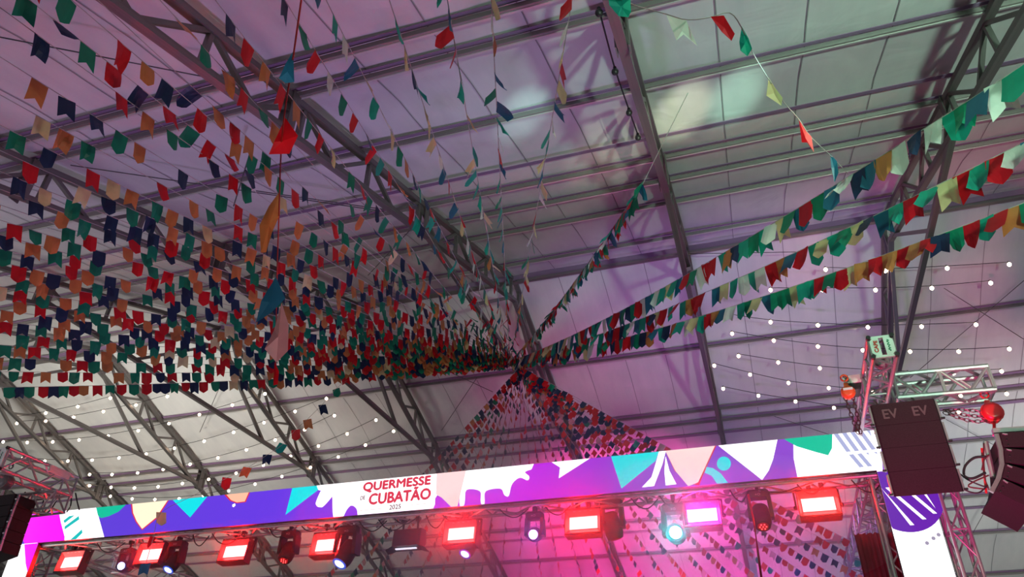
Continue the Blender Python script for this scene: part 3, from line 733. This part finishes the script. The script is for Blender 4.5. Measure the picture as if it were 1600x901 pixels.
def moving_head(px, label, aim, lens_mat, size=1.0, leds=False, ring_mat=None, YY=None):
    Y = YY or YF
    c = atY(px[0], px[1], Y)
    r = thing('moving_head_light', (c.x, Y, c.z - .2), label, 'stage light', 'moving head lights under the header truss')
    top = c + Vector((0, 0, .27 * size)); s = size
    aim = Vector(aim).normalized()
    # base box with chamfered ends, yoke arms, head barrel, lens
    b0 = [top + Vector((x, y, .0)) for x, y in ((-.15 * s, -.10), (.15 * s, -.10), (.17 * s, 0), (.15 * s, .10), (-.15 * s, .10), (-.17 * s, 0))]
    b1 = [p + Vector((0, 0, .09 * s)) for p in b0]; b2 = [top + (p - top) * .8 + Vector((0, 0, .12 * s)) for p in b0]
    loft('base', [b0, b1, b2], BLACK, r)
    for k in (-1, 1):
        beam('yoke_arm', c + Vector((k * .15 * s, 0, -.03)), top + Vector((k * .14 * s, 0, .01)), .055 * s, .17 * s, BLACK, r)
    y = aim; x = Vector((1, 0, 0)); x = (x - y * x.dot(y)).normalized(); z = x.cross(y)
    rings = []
    for t, rr in ((-.20, .08), (-.17, .115), (-.02, .13), (.10, .13), (.17, .11), (.18, .085)):
        rings.append([c + y * (t * s) + (x * math.cos(a * math.pi / 7) + z * math.sin(a * math.pi / 7)) * (rr * s) for a in range(14)])
    hd = loft('head', rings, BLACK, r, True)
    lensr = [[c + y * (t * s) + (x * math.cos(a * math.pi / 7) + z * math.sin(a * math.pi / 7)) * (rr * s) for a in range(14)] for t, rr in ((.181, .078), (.188, .070))]
    loft('lens', lensr, lens_mat, r)
    if ring_mat:
        lr = [[c + y * (t * s) + (x * math.cos(a * math.pi / 7) + z * math.sin(a * math.pi / 7)) * (rr * s) for a in range(14)] for t, rr in ((.150, .102), (.186, .104), (.187, .084))]
        loft('lens_ring', lr, ring_mat, r, False, False)
    if leds:
        for k in range(7):
            a = k * math.pi / 3; d = 0 if k == 6 else .045 * s
            ball('led', c + y * (.190 * s) + (x * math.cos(a) + z * math.sin(a)) * d, (.022, .022, .022), RED_LED, r)
    hook(r, c.x, top.z + .12 * s, max(TB + .02, top.z + .14 * s))
    # pale maker's mark on the base: a cross and a ring
    m0 = top + Vector((-.045, -.105, .045)); beam('mark', m0, m0 + Vector((.03, 0, 0)), .006, .006, MARK, r); beam('mark', m0 + Vector((.015, 0, -.015)), m0 + Vector((.015, 0, .015)), .006, .006, MARK, r)
    sweep('mark', [m0 + Vector((.06 + .022 * math.cos(a * .6283), 0, .016 * math.sin(a * .6283))) for a in range(11)], .003, MARK, r, 4)
    return c
L_BLUE = emit('lens_blue', (.25, .30, 1.0), 25); L_VIO = emit('lens_violet', (.52, .16, 1.0), 50); L_CYAN = emit('lens_cyan', (.06, .92, .95), 120); L_PALE = emit('lens_pale', (.65, .80, 1.0), 2.2)
R_BLUE = emit('ring_blue', (.03, .10, .85), .9); R_VIO = emit('ring_violet', (.22, .02, .85), .9); L_DRED = emit('lens_dark_red', (.5, .0, .0), .6)
moving_head((195, 885), 'moving head with a lit blue lens right of the leftmost strobe', (.35, -1, -.15), L_BLUE, .95)
moving_head((272, 878), 'tilted moving head with a grey side and a pale lens, beside the second strobe', (-.1, -.55, -1), L_PALE, 1.1, False, R_BLUE)
moving_head((450, 863), 'unlit moving head with small red leds pointing down, left of the fourth strobe', (0, -.55, -1), L_DRED, 1.1, True)
moving_head((541, 865), 'big black moving head with a blue ringed lens right of the fourth strobe', (-.25, -.55, -1), L_PALE, 1.35, False, R_BLUE)
moving_head((733, 853), 'moving head with a violet ringed lens under the fifth strobe', (-.22, -.62, -1), L_PALE, 1.1, False, R_VIO, YF + .3)
moving_head((836, 835), 'moving head with a glowing violet lens in the middle of the stage', (.1, -1, -.25), L_VIO, 1.0)
moving_head((957, 822), 'dark moving head half hidden behind the brightest strobe', (.2, .2, -1), L_DRED, 1.25, False, None, YF + .35)
moving_head((1057, 834), 'moving head with a glaring cyan lens under the pink strobe', (.05, -1, -.15), L_CYAN, 1.3)
moving_head((1190, 808), 'dark moving head with red leds hanging left of the rightmost strobe', (0, -.6, -1), L_DRED, 1.15, True)
# dark panel tipped down
c = atY(640, 843, YF); r = thing('strobe_light', (c.x, YF, c.z - .3), 'dark strobe panel tipped to the floor, only a pale strip lit', 'stage light', 'red strobe panels under the header truss')
W = .28
prof = [(-.12, .17), (.10, .19), (.14, -.05), (.02, -.20), (-.16, -.14)]
loft('housing', [[c + Vector((s * W, y, z)) for y, z in prof] for s in (-1, -.92, .92, 1)], BLACK, r)
STRIP = emit('pale_strip', (.85, .80, 1.0), 1.4)
beam('strip', c + Vector((-W * .75, -.12, -.19)), c + Vector((W * .75, -.12, -.19)), .05, .02, STRIP, r)
for s in (-1, 1):
    raw('barn_door', [c + Vector((s * W, -.16, -.14)), c + Vector((s * W, .02, -.20)), c + Vector((s * (W + .14), .0, -.24)), c + Vector((s * (W + .12), -.16, -.2)), c + Vector((s * W, -.16, -.15)), c + Vector((s * W, .02, -.21)), c + Vector((s * (W + .14), .0, -.25)), c + Vector((s * (W + .12), -.16, -.21))],
        [(0, 1, 2, 3), (7, 6, 5, 4), (0, 4, 5, 1), (1, 5, 6, 2), (2, 6, 7, 3), (3, 7, 4, 0)], BLACK, r)
    hook(r, c.x + s * .15, c.z + .18, TB + .02)
# cables drooping from the header truss
for i, x in enumerate([150, 300, 330, 420, 470, 560, 590, 615, 665, 690, 780, 850, 985, 1030, 1140, 1180, 1245, 1330]):
    a = Vector((atZ(x, 840 - (x - 240) * .084, TB).x, YL + .3, TB + .0)); rr_ = random.Random(i); w = rr_.uniform(.25, .7); dp = rr_.uniform(.08, .22)
    o = sweep('power_cable', spline([a, a + Vector((w * .25, .04, -dp * .8)), a + Vector((w * .6, .08, -dp)), a + Vector((w, .12, 0.0))], 5), .011, CABLE, None, 5)
    tag(o, 'thin black cable looping down from the header truss, %s from the left' % ORD[i], 'cable', 'power cables on the header truss')
# red cord hanging right of the pink strobe
o = sweep('hanging_cord', [atY(1169, 772, YL + .1), atY(1178, 815, YL + .1), atY(1184, 860, YL + .1), atY(1190, 905, YL + .1)], .02, REDP, None, 6); tag(o, 'red cord hanging from the header truss beside the dark moving head', 'cord')

# ------------------------------------------------------------------ speaker rigs
def end_plate(r, c, w, h, ink=True):
    # chamfered end plate facing the viewer, with slot, four spigots and hand lettering
    k = .06
    o = [(-w / 2 + k, -h / 2), (w / 2 - k, -h / 2), (w / 2, -h / 2 + k), (w / 2, h / 2 - k), (w / 2 - k, h / 2), (-w / 2 + k, h / 2), (-w / 2, h / 2 - k), (-w / 2, -h / 2 + k)]
    sl = w * .10
    for s in (-1, 1):
        pl = [(x, z) for x, z in o if x * s > sl]
        pl = [(s * sl, -h / 2)] + sorted(pl, key=lambda p: p[1]) + [(s * sl, h / 2)]
        loft('end_plate', [[c + Vector((x, 0, z)) for x, z in pl], [c + Vector((x, .02, z)) for x, z in pl]], PLATE, r)
    for z in (-h / 2, h / 2): beam('end_frame', c + Vector((-w / 2, .02, z)), c + Vector((w / 2, .02, z)), .03, .03, PLATE, r)
    for x in (-1, 1):
        for z in (-1, 1):
            tube('spigot', c + Vector((x * w * .5, -.02, z * h * .5)), c + Vector((x * w * .5, .05, z * h * .5)), .03, BLACK, r)
    if ink:
        text_mesh('lettering', 'CAPE', REDINK, r, c + Vector((-w * .22, -.006, -h * .30)), (0.08, 0, 1), (-1, 0, .08), h * .6, w * .16, .003)
        pts = [c + Vector((w * (.27 + .06 * math.sin(i * 2.4)), -.006, h * (-.3 + .6 * i / 12))) for i in range(13)]
        sweep('hand_marking', spline(pts, 2), .006, GRNINK, r, 4)
def hoist(name, c, r0, mat, label, top=None, chains=(), cat='chain hoist', axis='y'):
    r = thing(name, c, label, cat, 'chain hoists')
    rings = []
    for t, q in ((-.9, .55), (-.8, .85), (-.45, 1.0), (.35, 1.0), (.75, .8), (.9, .5)):
        d = Vector((0, t * r0, 0)) if axis == 'y' else Vector((t * r0, 0, 0))
        rings.append([c + d + (Vector((math.cos(a * math.pi / 8) * q * r0, 0, math.sin(a * math.pi / 8) * q * r0)) if axis == 'y' else Vector((0, math.cos(a * math.pi / 8) * q * r0, math.sin(a * math.pi / 8) * q * r0))) for a in range(16)])
    loft('body', rings, mat, r, True)
    sweep('rim', [c + Vector((0, -.48 * r0, 0)) + Vector((math.cos(a * .3927) * r0 * 1.0, 0, math.sin(a * .3927) * r0 * 1.0)) for a in range(17)], r0 * .07, mat, r, 5)
    if top:
        hk = c + Vector((0, 0, r0)); beam('hook_block', hk - Vector((0, 0, .03)), hk + Vector((0, 0, .06)), .06, .05, mat, r)
        sweep('hook', [hk + Vector((.05 * math.sin(a * .5), 0, .10 + .05 - .05 * math.cos(a * .5))) for a in range(13)], .014, mat, r, 5)
        sweep('chain', [hk + Vector((0, 0, .19)), top], .014, CHAIN, r, 4)
    for ch in chains: chain(r, ch)
    return r
def chain(r, pts, link=.07):
    # oval links turned a quarter each, joined as one dangling run
    pts = spline(pts, 6); v = []; f = []
    acc = [0]
    for a, b in zip(pts[:-1], pts[1:]): acc.append(acc[-1] + (b - a).length)
    s = 0; k = 0
    while s < acc[-1]:
        i = 0
        while i < len(acc) - 2 and acc[i + 1] < s: i += 1
        d = (pts[i + 1] - pts[i]).normalized(); p = pts[i] + d * (s - acc[i])
        sd = d.cross(Vector((0, 1, 0))); sd = sd.normalized() if sd.length > .01 else Vector((1, 0, 0))
        u = sd if k % 2 == 0 else sd.cross(d)
        n = 8; base = len(v)
        ringp = [p + d * (link * .62 * math.cos(a * 2 * math.pi / n)) + u * (link * .34 * math.sin(a * 2 * math.pi / n)) for a in range(n)]
        w = d.cross(u)
        for a in range(n):
            out = (ringp[a] - p).normalized(); t = link * .11
            v += [ringp[a] + out * t, ringp[a] + w * t, ringp[a] - out * t, ringp[a] - w * t]
        for a in range(n):
            for q in range(4): f.append((base + a * 4 + q, base + a * 4 + (q + 1) % 4, base + ((a + 1) % n) * 4 + (q + 1) % 4, base + ((a + 1) % n) * 4 + q))
        s += link * .92; k += 1
    o = raw('chain', v, f, CHAIN, r); o['kind'] = 'stuff'

K = 1.25
# right side: truss pointing at the viewer with its end plate
PZ0, PZ1 = 3.80 * K + CAMZ, 4.03 * K + CAMZ; PX0, PX1 = 1.425 * K, 1.655 * K; PY = 7.8 * K
rt = box_truss('speaker_truss', ((PX0 + PX1) / 2, PY + .03, (PZ0 + PZ1) / 2), ((PX0 + PX1) / 2, 13.6, (PZ0 + PZ1) / 2), (1, 0, 0), (0, 0, 1), PX1 - PX0, PZ1 - PZ0, 'aluminium truss pointing at the viewer with a green lit end plate at the right', 'speaker rig trusses', .30, .030, .017)
end_plate(rt, Vector(((PX0 + PX1) / 2, PY, (PZ0 + PZ1) / 2)), PX1 - PX0, PZ1 - PZ0)
AY = 8.8 * K
arm = box_truss('speaker_truss', (1.74 * K, AY + .18, 3.89 * K + CAMZ), (2.735 * K, AY + .18, 3.86 * K + CAMZ), (0, 1, 0), (0, 0, 1), .36, .36, 'green lit aluminium truss arm reaching right above the speakers', 'speaker rig trusses', .31, .036, .024)
for t in (.5, 1.0): 
    xx = (1.74 + t * .99) * K
    box('joint_frame', (xx, AY - .0, 3.875 * K + CAMZ), (.04, .04, .38), ALU, arm)
tw = box_truss('speaker_tower', (XRb + .22, YL + .1, 0), (XRb + .22, YL + .1, 4.1 * K + CAMZ), (1, 0, 0), (0, 1, 0), .24, .36, 'upright aluminium tower right of the white LED column', 'speaker towers', .4)
# bracket plate left of the truss
r = thing('bracket_plate', atY(1333, 592, AY), 'small green lit bracket box left of the speaker truss', 'bracket')
q = [atY(1316, 587, AY), atY(1346, 584, AY), atY(1346, 596, AY), atY(1319, 599, AY)]
loft('front', [q, [p + Vector((0, .03, 0)) for p in q]], PLATE, r)
q2 = [atY(1319, 599, AY), atY(1346, 596, AY), atY(1346, 606, AY), atY(1320, 609, AY)]
loft('body', [[p + Vector((0, .02, 0)) for p in q2], [p + Vector((0, .35, .02)) for p in q2]], BLACK, r)
# hoists and chains
oc = atY(1325, 614, AY - .05)
hoist('chain_hoist', oc, .095, ORNP, 'orange chain hoist with hanging chains left of the speaker truss', atY(1327, 600, AY + .1), [
    [oc + Vector((-.05, 0, -.08)), oc + Vector((-.03, 0, -.35)), oc + Vector((.0, 0, -.62))], [oc + Vector((.05, 0, -.08)), oc + Vector((.045, 0, -.4)), oc + Vector((.03, 0, -.62))]])
box('maker_plate', oc + Vector((0, -.09, .03)), (.13, .01, .035), MARK, [o for o in bpy.data.objects if o.name.startswith('chain_hoist')][-1])
gc = atY(1378, 566, 8.35 * K)
hoist('chain_hoist', gc, .105, GREYP, 'dark grey round hoist motor under the speaker truss', gc + Vector((0, .1, .28)))
rc = atY(1549, 646, AY + .05)
hoist('chain_hoist', rc, .135, REDP, 'red chain hoist hanging from the end of the truss arm', atY(1541, 608, AY + .15), [
    [atY(1537, 643, AY), atY(1505, 640, AY), atY(1476, 640, AY)], [atY(1540, 651, AY), atY(1508, 648, AY), atY(1476, 641, AY)], [atY(1545, 658, AY), atY(1515, 657, AY), atY(1477, 645, AY)]])
# flat speaker hang facing the viewer
SY = 8.4 * K
sl_, sr_ = 1.365 * K, 2.01 * K; st_, sb_ = 3.52 * K + CAMZ, 2.505 * K + CAMZ
sp = thing('speaker_array', ((sl_ + sr_) / 2, SY, sb_), 'flat black speaker hang with two pale logos below the right truss arm', 'speaker')
cuts = [st_, st_ - .31, st_ - .63, st_ - .95, sb_]
for i, (za, zb) in enumerate(zip(cuts[:-1], cuts[1:])):
    za -= .002; zb += .002
    y0 = SY + .003 * (i % 2)
    fr = [Vector((sl_ + .02, y0, zb)), Vector((sr_ - .02, y0, zb)), Vector((sr_ - .02, y0, za)), Vector((sl_ + .02, y0, za))]
    md = [p + Vector((0, .03, 0)) + Vector((.02 if p.x > 2 else -.02, 0, 0)) for p in fr]
    bk = [p + Vector((-.10 if p.x > 2 else .10, .50, .27 if i == 3 and p.z < (za + zb) / 2 else 0)) for p in fr]
    cab = loft('cabinet', [fr, md, bk], GRILLE, sp)
    for s, x in ((-1, sl_), (1, sr_)):
        box('rigging_bar', (x + s * .012, SY + .05, (za + zb) / 2), (.022, .05, (za - zb) * .86), ALUD, cab)
        box('rigging_pin', (x + s * .03, SY + .03, zb + .03), (.05, .03, .022), BLACK, cab)
for fx in (.16, .62):
    text_mesh('logo', 'EV', LOGO, sp, (sl_ + (sr_ - sl_) * fx, SY - .004, cuts[1] + .09), (1, 0, 0), (0, 0, 1), .18, .13, .004)
for fx in (.2, .8):
    x = sl_ + (sr_ - sl_) * fx; tube('hanger', (x, SY + .2, st_), (x, AY + .05, 3.75 * K + CAMZ), .018, CHAIN, sp)
# curved array seen from the side
ay = 8.4 * K
ar = thing('speaker_array', (2.6 * K, ay, 2.2 * K + CAMZ), 'curved black speaker array seen from the side at the right edge', 'speaker')
cx_, cz_ = 2.50 * K, 3.07 * K + CAMZ
for i, th in enumerate((4, 13, 28, 38)):
    t = math.radians(th); a = Vector((math.cos(t), 0, -math.sin(t))); dn = Vector((-math.sin(t), 0, -math.cos(t))); h = .205
    p = Vector((cx_, ay, cz_)); q = [p, p + a * .46, p + a * .44 + dn * (h - .012), p + dn * (h - .012)]
    cab = loft('cabinet', [q, [v + Vector((0, .95, 0)) for v in q]], GRILLE, ar)
    e = p - a * .03; beam('rear_rail', e + Vector((0, .06, 0)), e + dn * h + Vector((0, .06, 0)), .05, .05, ALUD, cab)
    for fz in (.12, .5, .85): ball('bolt', p + a * .05 + dn * (h * fz) + Vector((0, -.006, 0)), (.022, .014, .022), MARK if fz < .2 else BLACK, cab)
    beam('rigging_link', p + a * .02 + dn * .02 + Vector((0, -.01, 0)), p + a * .075 + dn * .03 + Vector((0, -.01, 0)), .018, .014, ALU, cab)
    cx_, cz_ = (p + dn * h).x, (p + dn * h).z
hz = 3.07 * K + CAMZ
beam('fly_bar', Vector((2.46 * K, ay + .1, hz + .06)), Vector((3.0 * K, ay + .1, hz + .04)), .08, .06, ALU, ar)
tube('drop_link', rc + Vector((0, 0, -.12)), Vector((2.475 * K, ay + .15, hz + .03)), .02, REDP, ar)
for (a, b, cdd) in (((1540, 690), (1552, 745), 0), ((1534, 700), (1541, 770), 1)):
    tube('rear_pole', atY(*a, ay + .25), atY(*b, ay + .25), .032 if cdd == 0 else .014, ALU if cdd == 0 else REDP, ar)
for i, pl in enumerate([[(1541, 713), (1522, 715), (1508, 728), (1507, 743), (1520, 747), (1540, 738)], [(1534, 734), (1538, 718), (1545, 710)], [(1500, 740), (1512, 749), (1530, 757), (1545, 762)], [(1545, 742), (1520, 753), (1514, 760), (1540, 764)], [(1503, 762), (1515, 768), (1530, 769), (1543, 758)], [(1537, 692), (1538, 740), (1545, 765)]]):
    o = sweep('speaker_cable', spline([atY(x, y, ay + .2) for x, y in pl], 6), .017 if i == 0 else .010, CABLE if i % 2 == 0 else plain('dark_red_cable_%d' % i, (.12, .02, .03), .5), None, 6)
    tag(o, ['thick black cable looped behind the curved speaker array', 'short cable stub above the thick loop', 'cable running from the flat speaker hang to the curved array', 'thin cable zigzag below the thick loop', 'lowest cable sagging between the two speaker hangs', 'straight cable down the back of the curved array'][i], 'cable', 'speaker cables at the right')

# left side rig
lx = -10.66 * K; lz = 3.9 * K + CAMZ
lt = box_truss('speaker_truss', (lx, 7.8 * K, lz), (lx, 9.15 * K, lz), (1, 0, 0), (0, 0, 1), .36, .40, 'aluminium speaker truss with a green end plate at the left edge', 'speaker rig trusses', .40, .032, .020)
end_plate(lt, Vector((lx, 7.8 * K - .03, lz)), .36, .40, True)
box('clamp_plate', (lx + .22, 8.75 * K, lz + .14), (.03, .50, .14), PLATE, lt)
lt2 = box_truss('speaker_truss', (lx - 1.5, 8.9 * K, lz - .42), (lx + .30, 8.9 * K, lz - .40), (0, 1, 0), (0, 0, 1), .34, .34, 'lower aluminium cross truss hung with cables at the left edge', 'speaker rig trusses', .32, .026, .018, ALUD)
box_truss('speaker_tower', (lx - 1.75, 8.9 * K, 0), (lx - 1.75, 8.9 * K, lz + .2), (1, 0, 0), (0, 1, 0), .34, .34, 'upright aluminium tower behind the left speaker truss', 'speaker towers', .45)
hc = atY(8, 752, 8.2 * K); hoist('chain_hoist', hc, .15, GREYP, 'dark round hoist motor under the left speaker truss', hc + Vector((0, .05, .30)))
la = thing('speaker_array', (-11.3 * K, SY, 2.6 * K + CAMZ), 'dark speaker array cut off by the left edge', 'speaker')
cx_, cz_ = -10.80 * K, 3.58 * K + CAMZ
for i, th in enumerate((0, 2, 5, 9, 14)):
    t = math.radians(th); a = Vector((-math.cos(t), 0, -math.sin(t))); dn = Vector((math.sin(t) * .35, 0, -math.cos(t))); h = .215
    p = Vector((cx_, SY, cz_)); q = [p, p + dn * (h - .012), p + a * .9 + dn * (h - .012), p + a * .9]
    cab = loft('cabinet', [q, [v + Vector((0, .5, 0)) for v in q]], GRILLE, la)
    beam('rigging_bar', p + Vector((.025, .06, 0)), p + dn * (h * .95) + Vector((.025, .06, 0)), .035, .04, ALUD, cab); ball('rigging_pin', p + dn * .1 + Vector((.035, .02, 0)), (.04, .03, .03), MARK, cab)
    cx_, cz_ = (p + dn * h).x, (p + dn * h).z
tube('hanger', Vector((-11.0 * K, SY + .2, 3.58 * K + CAMZ)), Vector((-11.0 * K, 8.9 * K, lz - .55)), .03, CHAIN, la)
for i, pl in enumerate([[(60, 770), (52, 792), (30, 797), (22, 806)], [(70, 768), (66, 790), (60, 800)], [(95, 770), (80, 795), (70, 803)], [(40, 768), (30, 780), (10, 785), (0, 790)], [(112, 772), (110, 790), (104, 800)], [(118, 770), (121, 785), (124, 796)]]):
    o = sweep('speaker_cable', spline([atY(x, y, 9.3 * K) for x, y in pl], 5), .014, CABLE, None, 5); tag(o, 'black cable drooping under the left speaker truss, %s' % ['ending at the banner corner', 'beside the banner corner', 'slanting above the magenta corner', 'reaching the left edge', 'second from the right', 'rightmost'][i], 'cable', 'cables under the left speaker truss')

# ------------------------------------------------------------------ haze over the stage
hm = bpy.data.materials.new('stage_haze'); hm.use_nodes = True; hn = hm.node_tree.nodes; hl = hm.node_tree.links
for nd in list(hn): 
    if nd.type == 'BSDF_PRINCIPLED': hn.remove(nd)
vs = hn.new('ShaderNodeVolumeScatter'); vs.inputs['Color'].default_value = (.95, .92, .95, 1); vs.inputs['Density'].default_value = .045; vs.inputs['Anisotropy'].default_value = .35
hl.new(vs.outputs['Volume'], hn['Material Output'].inputs['Volume'])
def puff(c, rad, density, label, seed):
    m = hm.copy(); m.name = 'stage_haze_%d' % seed; m.node_tree.nodes['Volume Scatter'].inputs['Density'].default_value = density
    n, rr = 24, 12; v = [(c[0], c[1], c[2] - rad[2])]; f = []
    for j in range(1, rr):
        t = math.pi * j / rr
        for i in range(n):
            a = 2 * math.pi * i / n; v.append((c[0] + rad[0] * math.sin(t) * math.cos(a), c[1] + rad[1] * math.sin(t) * math.sin(a), c[2] - rad[2] * math.cos(t)))
    v.append((c[0], c[1], c[2] + rad[2])); top = len(v) - 1
    for i in range(n): f.append((0, 1 + (i + 1) % n, 1 + i)); f.append((top, top - n + i, top - n + (i + 1) % n))
    for j in range(rr - 2):
        for i in range(n): a = 1 + j * n + i; b = 1 + j * n + (i + 1) % n; f.append((a, b, b + n, a + n))
    o = raw('haze', v, f, m, None, True); tag(o, label, 'haze', 'stage haze', 'stuff')
puff((-4.0, 15.5, 5.6), (7.5, 4.6, 3.0), .045, 'thin pink haze filling the stage behind the lights', 1)
puff((-2.2, 12.95, 5.15), (4.6, 1.5, 1.35), .19, 'denser pink haze around the middle and right strobe panels', 2)
puff((-9.8, 12.95, 5.2), (4.6, 1.0, .8), .07, 'faint red haze around the left strobe panels', 3)
